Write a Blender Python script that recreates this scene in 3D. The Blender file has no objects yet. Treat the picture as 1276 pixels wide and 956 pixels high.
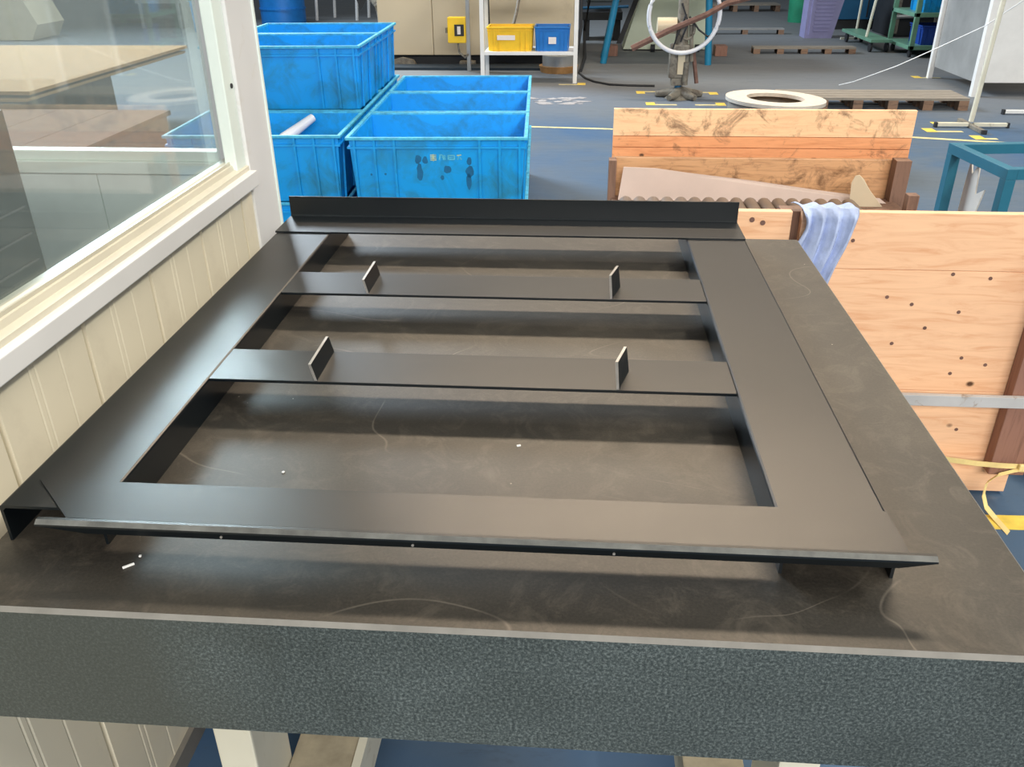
import bpy, bmesh, math, random
from mathutils import Vector, Matrix
C = bpy.context.scene.collection
R_ = random.Random(7)

# ------------------------------------------------------------------ camera
cam_data = bpy.data.cameras.new('camera')
cam = bpy.data.objects.new('camera', cam_data); C.objects.link(cam)
rx = Vector((0.99714708, 0.07510831, -0.00751267))
ry = Vector((0.02874059, -0.46981502, -0.8822969))
rz = Vector((-0.06979739, 0.87956386, -0.47063333))
M = Matrix.Identity(4)
for i in range(3):
    M[i][0] = rx[i]; M[i][1] = -ry[i]; M[i][2] = -rz[i]
M[0][3], M[1][3], M[2][3] = 0.0, 0.0, 1.54
cam.matrix_world = M
cam_data.sensor_width = 36; cam_data.lens = 36 * 1059.5 / 1276
cam_data.clip_start = 0.05; cam_data.clip_end = 200
bpy.context.scene.camera = cam
# ------------------------------------------------------------------ light of the hall
sc = bpy.context.scene
sc.view_settings.view_transform = 'Standard'; sc.view_settings.look = 'None'
sc.view_settings.gamma = 1; sc.view_settings.use_curve_mapping = False
sc.view_settings.exposure = 0.0
w = bpy.data.worlds.new('hall_air'); sc.world = w; w.use_nodes = True
w.node_tree.nodes['Background'].inputs[0].default_value = (0.80, 0.91, 1.0, 1)
w.node_tree.nodes['Background'].inputs[1].default_value = 0.15
def area(name, loc, target, sx, sy, power, col):
    l = bpy.data.lights.new(name, 'AREA'); l.shape = 'RECTANGLE'; l.size = sx; l.size_y = sy
    l.energy = power; l.color = col
    o = bpy.data.objects.new(name, l); C.objects.link(o); o.location = loc
    o.rotation_euler = (Vector(target) - Vector(loc)).to_track_quat('-Z', 'Y').to_euler()
    return o
area('skylight', (1.0, 9.0, 7.6), (0, 1.2, 0.85), 7.0, 0.5, 740, (1.0, 0.79, 0.57))
area('skylight', (1.9, 18.5, 7.6), (0, 1.2, 0.85), 8.0, 0.7, 90, (1.0, 0.84, 0.66))
area('skylight', (0.8, 0.6, 7.8), (0.8, 0.6, 0.0), 8.0, 0.4, 30, (1.0, 0.94, 0.86))
area('unseen_light', (2.5, -9.0, 6.5), (0.5, 4, 0.8), 10.0, 3.0, 1600, (1.0, 0.95, 0.88))
area('unseen_light', (5.5, 1.2, 7.8), (-0.8, 1.5, 0.7), 8.0, 0.8, 560, (1.0, 0.94, 0.80))  # added unseen lamp that brightens the booth wall from the right
area('unseen_light', (-8.0, 13.6, 7.2), (-0.6, 1.3, 0.9), 5.0, 2.6, 2700, (0.78, 0.90, 1.0))  # added unseen lamp that puts a cool sheen on the left channel

# ------------------------------------------------------------------ materials
def newmat(name):
    m = bpy.data.materials.new(name); m.use_nodes = True
    nt = m.node_tree; b = nt.nodes['Principled BSDF']
    return m, nt, b
def noise(nt, scale, detail=4, rough=0.6, vec=None, dist=0.0):
    n = nt.nodes.new('ShaderNodeTexNoise'); n.inputs['Scale'].default_value = scale
    n.inputs['Detail'].default_value = detail; n.inputs['Roughness'].default_value = rough
    n.inputs['Distortion'].default_value = dist
    if vec: nt.links.new(vec, n.inputs['Vector'])
    return n
def ramp(nt, src, stops):
    r = nt.nodes.new('ShaderNodeValToRGB'); e = r.color_ramp.elements
    while len(e) < len(stops): e.new(0.5)
    for k, (p, c) in enumerate(stops):
        e[k].position = p; e[k].color = (c[0], c[1], c[2], 1) if len(c) == 3 else c
    nt.links.new(src, r.inputs[0]); return r
def coords(nt, scale=(1, 1, 1), kind='Object'):
    t = nt.nodes.new('ShaderNodeTexCoord'); mp = nt.nodes.new('ShaderNodeMapping')
    nt.links.new(t.outputs[kind], mp.inputs[0]); mp.inputs['Scale'].default_value = scale
    return mp.outputs[0]
def mixc(nt, fac, a, b, mode='MIX'):
    x = nt.nodes.new('ShaderNodeMix'); x.data_type = 'RGBA'; x.blend_type = mode
    for s, v in ((0, fac), (6, a), (7, b)):
        if hasattr(v, 'links') or hasattr(v, 'is_output'): nt.links.new(v, x.inputs[s])
        else: x.inputs[s].default_value = v if s == 0 else (v[0], v[1], v[2], 1)
    return x.outputs[2]
def bump(nt, b, src, strength=0.2, dist=0.002):
    n = nt.nodes.new('ShaderNodeBump'); n.inputs['Strength'].default_value = strength
    n.inputs['Distance'].default_value = dist
    nt.links.new(src, n.inputs['Height']); nt.links.new(n.outputs[0], b.inputs['Normal'])
def plain(name, col, rough=0.5, metal=0.0, var=0.15, scale=6.0, bumpy=0.0, spec=0.5, bscale=None):
    m, nt, b = newmat(name); v = coords(nt)
    n = noise(nt, scale, 5, 0.6, v)
    lo = tuple(c * (1 - var) for c in col); hi = tuple(min(1, c * (1 + var)) for c in col)
    r = ramp(nt, n.outputs[0], [(0.3, lo), (0.7, hi)])
    nt.links.new(r.outputs[0], b.inputs['Base Color'])
    b.inputs['Roughness'].default_value = rough; b.inputs['Metallic'].default_value = metal
    b.inputs['Specular IOR Level'].default_value = spec
    if bumpy: bump(nt, b, noise(nt, bscale or scale * 8, 4, 0.6, v).outputs[0], bumpy)
    return m
def dirty(name, col, dirt, rough=0.45, amount=(0.45, 0.7), scale=7.0, bumpy=0.0):
    m, nt, b = newmat(name); v = coords(nt)
    n = noise(nt, scale, 8, 0.68, v, 0.6)
    f = ramp(nt, n.outputs[0], [(amount[0], (0, 0, 0)), (amount[1], (1, 1, 1))])
    n2 = noise(nt, scale * .4, 3, 0.5, v)
    base = ramp(nt, n2.outputs[0], [(0.3, tuple(c * .88 for c in col)), (0.7, tuple(min(1, c * 1.1) for c in col))])
    nt.links.new(mixc(nt, f.outputs[0], base.outputs[0], dirt), b.inputs['Base Color'])
    b.inputs['Roughness'].default_value = rough
    if bumpy: bump(nt, b, n.outputs[0], bumpy)
    return m

def make_granite_top():
    m, nt, b = newmat('granite_lapped_top'); v = coords(nt)
    big = noise(nt, 2.2, 7, 0.66, v, 0.8)
    base = ramp(nt, big.outputs[0], [(0.30, (0.026, 0.024, 0.021)), (0.50, (0.038, 0.034, 0.028)), (0.72, (0.070, 0.060, 0.047))])
    fine = noise(nt, 260, 3, 0.6, v)
    fr = ramp(nt, fine.outputs[0], [(0.35, (0.80, 0.80, 0.80)), (0.7, (1.18, 1.18, 1.18))])
    c1 = mixc(nt, 1.0, base.outputs[0], fr.outputs[0], 'MULTIPLY')
    md = noise(nt, 13, 8, 0.74, v, 1.4); mf = ramp(nt, md.outputs[0], [(0.50, (0, 0, 0)), (0.74, (.5, .5, .5))])
    c1 = mixc(nt, mf.outputs[0], c1, (0.125, 0.108, 0.086))
    vs = coords(nt, (1.0, 1.7, 1)); sn = noise(nt, 2.2, 1, 0.3, vs, 0.9)
    sf = ramp(nt, sn.outputs[0], [(0.4985, (0, 0, 0)), (0.500, (.35, .35, .35)), (0.5015, (0, 0, 0))])
    sg = ramp(nt, noise(nt, 4.2, 3, .5, coords(nt, (1, 1, 3))).outputs[0], [(0.53, (0, 0, 0)), (0.60, (1, 1, 1))])
    c2 = mixc(nt, mixc(nt, 1.0, sf.outputs[0], sg.outputs[0], 'MULTIPLY'), c1, (0.25, 0.22, 0.18))
    sp = nt.nodes.new('ShaderNodeTexVoronoi'); sp.inputs['Scale'].default_value = 34; nt.links.new(v, sp.inputs['Vector'])
    sf2 = ramp(nt, sp.outputs['Distance'], [(0.03, (1, 1, 1)), (0.055, (0, 0, 0))])
    gate = ramp(nt, noise(nt, 5, 2, .5, v).outputs[0], [(0.60, (0, 0, 0)), (0.66, (1, 1, 1))])
    c3 = mixc(nt, mixc(nt, 1.0, sf2.outputs[0], gate.outputs[0], 'MULTIPLY'), c2, (0.42, 0.38, 0.32))
    nt.links.new(c3, b.inputs['Base Color'])
    b.inputs['Roughness'].default_value = 0.46; b.inputs['Specular IOR Level'].default_value = 0.5
    bump(nt, b, fine.outputs[0], 0.10, 0.001)
    return m
def make_granite_side():
    m, nt, b = newmat('granite_sawn_side'); v = coords(nt)
    fine = noise(nt, 270, 4, 0.8, v)
    base = ramp(nt, fine.outputs[0], [(0.34, (0.010, 0.018, 0.020)), (0.50, (0.056, 0.073, 0.076)), (0.66, (0.175, 0.210, 0.212))])
    big = noise(nt, 2.4, 4, 0.6, v, .5)
    br = ramp(nt, big.outputs[0], [(0.30, (0.62, 0.64, 0.62)), (0.68, (1.25, 1.25, 1.25))])
    c = mixc(nt, 1.0, base.outputs[0], br.outputs[0], 'MULTIPLY')
    # smooth left end: its reflection put into the colour as dull olive
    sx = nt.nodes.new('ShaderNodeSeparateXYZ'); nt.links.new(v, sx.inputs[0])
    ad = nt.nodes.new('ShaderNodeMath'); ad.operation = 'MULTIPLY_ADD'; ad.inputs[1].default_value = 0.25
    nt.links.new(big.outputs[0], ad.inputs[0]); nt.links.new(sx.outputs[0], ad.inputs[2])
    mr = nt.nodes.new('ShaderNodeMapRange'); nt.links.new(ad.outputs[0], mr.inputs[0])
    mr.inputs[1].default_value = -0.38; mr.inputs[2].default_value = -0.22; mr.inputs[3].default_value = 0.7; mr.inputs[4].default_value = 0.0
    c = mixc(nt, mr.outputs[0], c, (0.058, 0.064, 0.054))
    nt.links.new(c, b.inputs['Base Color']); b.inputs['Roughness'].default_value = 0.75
    bump(nt, b, fine.outputs[0], 0.35, 0.001)
    return m
def make_paint():
    m, nt, b = newmat('satin_black_paint'); v = coords(nt)
    n = noise(nt, 3.0, 6, 0.6, v, .6)
    r = ramp(nt, n.outputs[0], [(0.3, (0.002, 0.005, 0.008)), (0.7, (0.004, 0.007, 0.009))])
    sm = noise(nt, 9, 6, 0.7, v, 1.5)
    f = ramp(nt, sm.outputs[0], [(0.60, (0, 0, 0)), (0.8, (.5, .5, .5))])
    nt.links.new(mixc(nt, f.outputs[0], r.outputs[0], (0.011, 0.013, 0.013)), b.inputs['Base Color'])
    rr = ramp(nt, n.outputs[0], [(0.3, (0.33,) * 3), (0.7, (0.38,) * 3)])
    nt.links.new(rr.outputs[0], b.inputs['Roughness'])
    b.inputs['Specular IOR Level'].default_value = 0.5
    bump(nt, b, noise(nt, 500, 2, .5, v).outputs[0], 0.05, 0.0006)
    return m
def make_wood(name, light, dark, grain=(1, 9, 9), stains=0.0, rough=0.6, knots=True, gs=5.0):
    m, nt, b = newmat(name); v = coords(nt, grain)
    n = noise(nt, gs, 8, 0.62, v, 1.2)
    r = ramp(nt, n.outputs[0], [(0.28, dark), (0.50, light), (0.75, tuple(min(1, c * 1.12) for c in light))])
    c = r.outputs[0]
    if knots:
        vo = nt.nodes.new('ShaderNodeTexVoronoi'); vo.inputs['Scale'].default_value = 5.5
        nt.links.new(coords(nt, (1, 1, 1.3)), vo.inputs['Vector'])
        kf = ramp(nt, vo.outputs['Distance'], [(0.035, (1, 1, 1)), (0.075, (0, 0, 0))])
        c = mixc(nt, kf.outputs[0], c, (0.10, 0.045, 0.02))
    if stains:
        s = noise(nt, 9, 9, 0.75, coords(nt), 0.7)
        sf = ramp(nt, s.outputs[0], [(0.60 - stains * .1, (0, 0, 0)), (0.74 - stains * .1, (.8, .8, .8))])
        c = mixc(nt, sf.outputs[0], c, (0.13, 0.065, 0.035))
    nt.links.new(c, b.inputs['Base Color']); b.inputs['Roughness'].default_value = rough
    bump(nt, b, n.outputs[0], 0.12, 0.002)
    return m
def make_floor():
    m, nt, b = newmat('worn_blue_epoxy'); v = coords(nt)
    n = noise(nt, 0.55, 6, 0.6, v, 0.5)
    base = ramp(nt, n.outputs[0], [(0.34, (0.050, 0.112, 0.225)), (0.50, (0.080, 0.130, 0.205)), (0.66, (0.115, 0.145, 0.180))])
    sx = nt.nodes.new('ShaderNodeSeparateXYZ'); nt.links.new(v, sx.inputs[0])
    mr = nt.nodes.new('ShaderNodeMapRange'); nt.links.new(sx.outputs[1], mr.inputs[0])
    mr.inputs[1].default_value = 7.6; mr.inputs[2].default_value = 10.0; mr.inputs[3].default_value = 0; mr.inputs[4].default_value = .85
    c = mixc(nt, mr.outputs[0], base.outputs[0], (0.22, 0.225, 0.225))     # far aisle greyed: haze and floor gloss put into the colour
    sv = coords(nt, (1.0, 3.2, 1)); s = noise(nt, 2.0, 9, 0.72, sv, 1.0)
    f = ramp(nt, s.outputs[0], [(0.62, (0, 0, 0)), (0.74, (.55, .55, .55))])
    c = mixc(nt, f.outputs[0], c, (0.19, 0.21, 0.24))
    d = noise(nt, 5, 8, 0.75, sv, 0.5)
    df = ramp(nt, d.outputs[0], [(0.33, (.5, .5, .5)), (0.42, (0, 0, 0))])
    c = mixc(nt, df.outputs[0], c, (0.07, 0.09, 0.12))
    nt.links.new(c, b.inputs['Base Color'])
    rr = ramp(nt, s.outputs[0], [(0.3, (0.50,) * 3), (0.7, (0.7,) * 3)]); b.inputs['Specular IOR Level'].default_value = .12; nt.links.new(rr.outputs[0], b.inputs['Roughness'])
    return m
def make_glass():
    m, nt, b = newmat('window_glass'); nt.nodes.remove(b)
    out = [n for n in nt.nodes if n.type == 'OUTPUT_MATERIAL'][0]
    tr = nt.nodes.new('ShaderNodeBsdfTransparent'); tr.inputs[0].default_value = (0.94, 0.965, 0.96, 1)
    gl = nt.nodes.new('ShaderNodeBsdfGlossy'); gl.inputs['Roughness'].default_value = 0.03
    gl.inputs[0].default_value = (0.95, 1, 1, 1)
    di = nt.nodes.new('ShaderNodeBsdfDiffuse'); di.inputs[0].default_value = (0.62, 0.70, 0.70, 1)
    fr = nt.nodes.new('ShaderNodeFresnel')
    ge = nt.nodes.new('ShaderNodeNewGeometry'); ir = nt.nodes.new('ShaderNodeMapRange'); ir.inputs[3].default_value = 1.5; ir.inputs[4].default_value = 1 / 1.5; nt.links.new(ge.outputs['Backfacing'], ir.inputs[0]); nt.links.new(ir.outputs[0], fr.inputs[0])
    m1 = nt.nodes.new('ShaderNodeMixShader'); m2 = nt.nodes.new('ShaderNodeMixShader')
    du = ramp(nt, noise(nt, 1.3, 6, .7, coords(nt), 1).outputs[0], [(0.3, (0.06,) * 3), (0.7, (0.13,) * 3)])
    nt.links.new(du.outputs[0], m1.inputs[0]); nt.links.new(tr.outputs[0], m1.inputs[1]); nt.links.new(di.outputs[0], m1.inputs[2])
    nt.links.new(fr.outputs[0], m2.inputs[0]); nt.links.new(m1.outputs[0], m2.inputs[1]); nt.links.new(gl.outputs[0], m2.inputs[2])
    nt.links.new(m2.outputs[0], out.inputs[0])
    return m

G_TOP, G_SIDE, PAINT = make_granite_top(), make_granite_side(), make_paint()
CHAMFER = plain('ground_granite_edge', (0.20, 0.195, 0.18), 0.6, var=.15, scale=25)
FOLD = plain('black_fold_glint', (0.13, 0.135, 0.13), 0.35, var=.3, scale=40)  # fold painted paler for the light its bend catches
BARE = plain('bare_steel_edge', (0.45, 0.44, 0.42), 0.35, 0.6, .2, 30)
WOOD = make_wood('fresh_pine_ply', (0.90, 0.55, 0.33), (0.78, 0.40, 0.21))
WOOD_S = make_wood('stained_pine_ply', (0.95, 0.62, 0.36), (0.84, 0.46, 0.25), stains=0.9)
WOOD_ORANGE = make_wood('orange_pine_board', (0.80, 0.37, 0.17), (0.62, 0.25, 0.10), stains=.4)
WOOD_FILM = make_wood('oily_brown_board', (0.66, 0.38, 0.20), (0.42, 0.22, 0.11), stains=0.8, rough=.3)
WOOD_DARK = make_wood('weathered_dark_timber', (0.22, 0.125, 0.085), (0.09, 0.05, 0.035), grain=(10, 10, 1), knots=False)
WOOD_POST = make_wood('brown_timber_post', (0.30, 0.15, 0.105), (0.19, 0.09, 0.06), grain=(12, 12, 1), knots=False)
WOOD_GREY = make_wood('grey_pallet_board', (0.30, 0.265, 0.22), (0.19, 0.17, 0.145), knots=False)
WOOD_BLOCK = make_wood('pallet_block', (0.28, 0.17, 0.11), (0.10, 0.06, 0.045), knots=False)
PLY_CREAM = make_wood('cream_plywood', (0.52, 0.32, 0.15), (0.44, 0.26, 0.12), rough=.85, knots=False, grain=(1, 8, 8))
WOOD_RED = make_wood('reddish_box_lid', (0.17, 0.085, 0.052), (0.10, 0.05, 0.032), rough=.85, stains=.5)
BLUE = dirty('blue_crate_plastic', (0.0, 0.34, 0.82), (0.02, 0.17, 0.25), 0.42, (0.44, 0.76), 6)
BLUE_RIM = plain('scuffed_blue_rim', (0.06, 0.44, 0.68), 0.5, var=.3, scale=25)
PANEL = dirty('ivory_panel', (0.84, 0.78, 0.62), (0.62, 0.56, 0.44), 0.42, (0.55, 0.85), 4)
TRIM = dirty('white_trim', (0.72, 0.73, 0.74), (0.62, 0.60, 0.54), 0.38, (0.6, 0.85), 5)
CREAM = dirty('cream_window_frame', (0.60, 0.57, 0.47), (0.66, 0.60, 0.46), 0.35, (0.58, 0.85), 8)
PVC = plain('pale_pvc', (0.80, 0.90, 0.86), 0.35, var=.05)
INNER = plain('pale_green_inner_panel', (0.84, 0.92, 0.90), 0.5, var=.06)
DARKCAB = plain('dark_grey_cabinet', (0.045, 0.06, 0.065), 0.4)
STAND = dirty('ivory_stand_paint', (0.72, 0.70, 0.58), (0.40, 0.34, 0.24), 0.5, (0.6, 0.8), 9)
BEIGE = dirty('beige_machine_paint', (0.66, 0.57, 0.41), (0.45, 0.38, 0.27), 0.45, (0.58, 0.85), 2)
BLACK = plain('matt_black', (0.02, 0.022, 0.026), 0.6)
YELLOW = plain('yellow_plastic', (0.93, 0.60, 0.02), 0.45, var=.08)
BIN_BLUE = plain('deep_blue_plastic', (0.01, 0.20, 0.62), 0.45, var=.12)
NAVY = plain('navy_plastic', (0.01, 0.06, 0.36), 0.45, var=.15)
WHITE = plain('white_enamel', (0.86, 0.87, 0.87), 0.4, var=.05)
LABEL = plain('paper_label', (0.85, 0.80, 0.78), 0.7, var=.05)
GREY = plain('grey_sheet_metal', (0.40, 0.41, 0.41), 0.35, .3, var=.2, scale=2)
CAST = dirty('greasy_cast_iron', (0.24, 0.22, 0.18), (0.07, 0.055, 0.045), 0.5, (0.45, 0.7), 12, .3)
RUST = plain('rusty_bar', (0.17, 0.09, 0.07), 0.7, var=.3, scale=20, bumpy=.3)
LEGBLUE = plain('blue_painted_leg', (0.02, 0.25, 0.46), 0.4, var=.12)
TEAL = plain('teal_blue_steel', (0.02, 0.145, 0.225), 0.4, var=.12)
PALEGREEN = plain('pale_green_panel', (0.58, 0.66, 0.53), 0.5, var=.08, scale=2)
CARTGREEN = plain('cart_green_paint', (0.15, 0.33, 0.23), 0.4, var=.15)
LAV = plain('lavender_plastic', (0.30, 0.29, 0.52), 0.5, var=.08)
TAPE = plain('yellow_floor_tape', (0.82, 0.60, 0.10), 0.6, var=.2, scale=15)
TAPE_PALE = plain('worn_yellow_tape', (0.66, 0.58, 0.30), 0.6, var=.25, scale=10)
RAG = plain('pale_blue_cotton', (0.42, 0.50, 0.72), 0.95, var=.28, scale=14, bumpy=.5, bscale=160)
STRAP = plain('cream_yellow_strap', (0.86, 0.68, 0.30), 0.4, var=.12, scale=20)
FOAM = plain('pinkish_foam_sheet', (0.56, 0.44, 0.385), 0.55, var=.06)
PAPER = plain('cream_paper', (0.58, 0.49, 0.35), 0.8, var=.06)
TORN = plain('torn_white_board', (0.68, 0.64, 0.58), 0.8, var=.06)
TUBE = plain('brown_steel_tube', (0.15, 0.115, 0.09), 0.4, .2, var=.2)
GALV = dirty('galvanised_strip', (0.52, 0.52, 0.52), (0.30, 0.22, 0.16), 0.4, (0.60, 0.72), 22)
PLASTIC_WHITE = plain('white_plastic', (0.80, 0.82, 0.88), 0.4, var=.04)
STAIN = plain('grease_stain', (0.0, 0.12, 0.28), 0.6, var=.2, scale=30)
INK = plain('faded_yellow_ink', (0.50, 0.58, 0.30), 0.7, var=.4, scale=60)
INK2 = plain('faded_pale_ink', (0.10, 0.48, 0.66), 0.7, var=.3, scale=60)
RINGW = plain('chalky_ring', (0.60, 0.54, 0.46), 0.8, var=.10, scale=25, bumpy=.3)
ORANGE = plain('rusty_orange_base', (0.42, 0.22, 0.08), 0.6, var=.3)
GLASS = make_glass()
FLOOR = make_floor()
DEEPBLUE = plain('blue_cabinet_paint', (0.01, 0.11, 0.24), 0.45, var=.1)
GREEN = plain('green_plastic', (0.02, 0.28, 0.15), 0.5)

# ------------------------------------------------------------------ mesh helpers
def bm_box(bm, x0, x1, y0, y1, z0, z1, bev=0.0):
    g = bmesh.ops.create_cube(bm, size=1.0); vs = g['verts']
    for v in vs:
        v.co = Vector(((x0 + x1) / 2 + v.co.x * (x1 - x0), (y0 + y1) / 2 + v.co.y * (y1 - y0), (z0 + z1) / 2 + v.co.z * (z1 - z0)))
    if bev:
        es = list({e for v in vs for e in v.link_edges})
        bmesh.ops.bevel(bm, geom=es, offset=bev, segments=2, affect='EDGES', profile=.6)
def bm_prism(bm, pts, vec):
    """closed polygon pts swept along vec"""
    vec = Vector(vec); a = [bm.verts.new(p) for p in pts]; b = [bm.verts.new(Vector(p) + vec) for p in pts]
    n = len(pts); bm.faces.new(a[::-1]); bm.faces.new(b)
    for i in range(n): bm.faces.new((a[i], a[(i + 1) % n], b[(i + 1) % n], b[i]))
    bmesh.ops.recalc_face_normals(bm, faces=bm.faces[:])
def bm_tube(bm, pts, r, seg=10, flat=None, closed=False, caps=True):
    """round (or flat=(w,t)) section swept along a polyline"""
    pts = [Vector(p) for p in pts]; n = len(pts); rings = []
    rad = r if isinstance(r, (list, tuple)) else [r] * n
    up = Vector((0, 0, 1))
    for i, p in enumerate(pts):
        if closed: d = pts[(i + 1) % n] - pts[i - 1]
        else: d = pts[min(i + 1, n - 1)] - pts[max(i - 1, 0)]
        d.normalize(); u = up if abs(d.dot(up)) < .95 else Vector((0, 1, 0))
        s = d.cross(u).normalized(); t = s.cross(d).normalized(); ring = []
        for k in range(seg):
            a = 2 * math.pi * k / seg
            if flat: o = s * (flat[0] / 2 * (1 if math.cos(a) > 0 else -1)) + t * (flat[1] / 2 * (1 if math.sin(a) > 0 else -1))
            else: o = (s * math.cos(a) + t * math.sin(a)) * rad[i]
            ring.append(bm.verts.new(p + o))
        rings.append(ring)
    m = n if closed else n - 1
    for i in range(m):
        A, B = rings[i], rings[(i + 1) % n]
        for k in range(seg): bm.faces.new((A[k], A[(k + 1) % seg], B[(k + 1) % seg], B[k]))
    if caps and not closed: bm.faces.new(rings[0][::-1]); bm.faces.new(rings[-1])
    bmesh.ops.recalc_face_normals(bm, faces=bm.faces[:])
def bm_cyl(bm, c, r, h, seg=24, r2=None):
    bm_tube(bm, [c, (c[0], c[1], c[2] + h)], [r, r if r2 is None else r2], seg)
def ribbon(bm, pts, width_vec, t):
    """thin strip: pts centre line, width_vec full width vector, thickness t along normal"""
    pts = [Vector(p) for p in pts]; W = Vector(width_vec); top = []; bot = []
    for i, p in enumerate(pts):
        d = (pts[min(i + 1, len(pts) - 1)] - pts[max(i - 1, 0)]).normalized(); n = d.cross(W).normalized() * t / 2
        top.append((bm.verts.new(p - W / 2 + n), bm.verts.new(p + W / 2 + n)))
        bot.append((bm.verts.new(p - W / 2 - n), bm.verts.new(p + W / 2 - n)))
    for i in range(len(pts) - 1):
        for q in ((top[i][0], top[i][1], top[i + 1][1], top[i + 1][0]), (bot[i][1], bot[i][0], bot[i + 1][0], bot[i + 1][1]),
                  (top[i][1], bot[i][1], bot[i + 1][1], top[i + 1][1]), (bot[i][0], top[i][0], top[i + 1][0], bot[i + 1][0])):
            bm.faces.new(q)
    for e in (0, -1): bm.faces.new((top[e][0], top[e][1], bot[e][1], bot[e][0]))
    bmesh.ops.recalc_face_normals(bm, faces=bm.faces[:])
def obj(name, bm, mats, parent=None, loc=None, smooth=False, bevel=0.0):
    me = bpy.data.meshes.new(name)
    if smooth:
        for f in bm.faces: f.smooth = True
    bm.to_mesh(me); bm.free()
    for m in (mats if isinstance(mats, (list, tuple)) else [mats]): me.materials.append(m)
    o = bpy.data.objects.new(name, me); C.objects.link(o)
    if parent is not None: o.parent = parent
    if loc is not None: o.location = loc
    if smooth: me.set_sharp_from_angle(angle=math.radians(40))
    if bevel:
        md = o.modifiers.new('bevel', 'BEVEL'); md.width = bevel; md.segments = 2; md.limit_method = 'ANGLE'
    return o
def box(name, x0, x1, y0, y1, z0, z1, m, parent=None, bev=0.0):
    bm = bmesh.new(); bm_box(bm, x0, x1, y0, y1, z0, z1, bev); return obj(name, bm, m, parent)
def tube(name, pts, r, m, parent=None, seg=10, closed=False, smooth=True):
    bm = bmesh.new(); bm_tube(bm, pts, r, seg, closed=closed); return obj(name, bm, m, parent, smooth=smooth)
def thing(name, label, cat, loc=(0, 0, 0), rot=0.0, group=None):
    o = bpy.data.objects.new(name, None); C.objects.link(o); o.location = loc; o.rotation_euler = (0, 0, rot)
    o.empty_display_size = .1; o['label'] = label; o['category'] = cat
    if group: o['group'] = group
    return o
def tag(o, label, cat, group=None, kind=None):
    o['label'] = label; o['category'] = cat
    if group: o['group'] = group
    if kind: o['kind'] = kind
    return o
def struct(o): o['kind'] = 'structure'; return o
def dup(root, loc, rot, label, group=None):
    r = root.copy(); C.objects.link(r); r.location = loc; r.rotation_euler = (0, 0, rot); r['label'] = label
    if group: r['group'] = group
    for ch in list(root.children):
        c = ch.copy(); C.objects.link(c); c.parent = r
        for g in list(ch.children):
            d = g.copy(); C.objects.link(d); d.parent = c
    return r

# ------------------------------------------------------------------ floor and markings
o = struct(box('floor', -16, 16, -8, 34, -0.2, 0, FLOOR)); o['label'] = 'worn blue and grey painted factory floor'
def floor_tape(x0, y0, x1, y1, wd, m, label, group=None):
    bm = bmesh.new(); d = Vector((x1 - x0, y1 - y0, 0)); n = Vector((-d.y, d.x, 0)).normalized() * wd / 2
    a, b = Vector((x0, y0, 0.0002)), Vector((x1, y1, 0.0002))
    bm_prism(bm, [a - n, b - n, b + n, a + n], (0, 0, 0.0015))
    return tag(obj('floor_tape', bm, m), label, 'floor tape', group)
floor_tape(-3.5, 8.02, 0.9, 7.575, 0.045, TAPE_PALE, 'long pale yellow floor line running behind the blue crates')
floor_tape(2.0, 7.60, 5.4, 6.70, 0.055, TAPE_PALE, 'long pale yellow floor line passing behind the teal steel frame')
floor_tape(1.05, 2.10, 2.6, 2.13, 0.068, TAPE, 'broad bright yellow floor line by the granite table corner')
def corner_mark(x, y, sx, sy, label, s=.20):
    t = thing('corner_mark', label, 'floor tape', (x, y, 0.0002), 0, 'yellow corner marks on the floor')
    bm = bmesh.new(); bm_prism(bm, [(0, 0, 0), (sx * .09, 0, 0), (sx * .09, sy * .15, 0), (0, sy * .15, 0)], (0, 0, .0015)); obj('corner_patch', bm, TAPE, t)
    bm = bmesh.new(); bm_prism(bm, [(sx * .09, 0, 0), (sx * s * 1.5, 0, 0), (sx * s * 1.5, sy * .05, 0), (sx * .09, sy * .05, 0)], (0, 0, .0015)); obj('tape_arm', bm, TAPE_PALE, t)
    return t
corner_mark(.66, 8.80, 1, 1, 'yellow corner mark at the front left of the cast iron pedestal')
corner_mark(1.44, 8.80, -1, 1, 'yellow corner mark at the front right of the cast iron pedestal')
corner_mark(.60, 9.62, 1, -1, 'yellow corner mark at the back left of the cast iron pedestal')
corner_mark(1.45, 9.58, -1, -1, 'yellow corner mark at the back right of the cast iron pedestal')
corner_mark(.06, 10.02, -1, 1, 'yellow corner mark at the right foot of the white shelf rack')
corner_mark(2.95, 7.62, 1, 1, 'yellow corner mark left of the thin pole with a cross foot')
corner_mark(3.12, 8.05, 1, -1, 'yellow corner mark behind the thin pole with a cross foot')
corner_mark(3.24, 7.34, 1, 1, 'yellow corner mark in front of the thin pole with a cross foot', .12)
corner_mark(3.84, 10.62, 1, 1, 'yellow corner mark at the rear foot of the grey cabinet')
# pale patch where the paint has come off
bm = bmesh.new(); r2 = random.Random(3)
for kf, (cx_, cy_, ra, rb) in enumerate([(r2.uniform(-.52, .08), 9.02 + r2.uniform(-.20, .18), r2.uniform(.02, .09), r2.uniform(.015, .06)) for _ in range(26)]):
    pts = [(cx_ + ra * math.cos(a) * r2.uniform(.7, 1.15), cy_ + rb * math.sin(a) * r2.uniform(.6, 1.2), 0.0002 + kf * .00006) for a in [k * math.pi / 9 for k in range(18)]]
    bm_prism(bm, pts, (0, 0, .0012))
o = obj('bare_patch', bm, plain('bare_concrete', (0.34, 0.33, 0.34), .8, var=.25, scale=14)); tag(o, 'pale bare patches where the blue floor paint has flaked off', 'floor wear')

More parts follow.
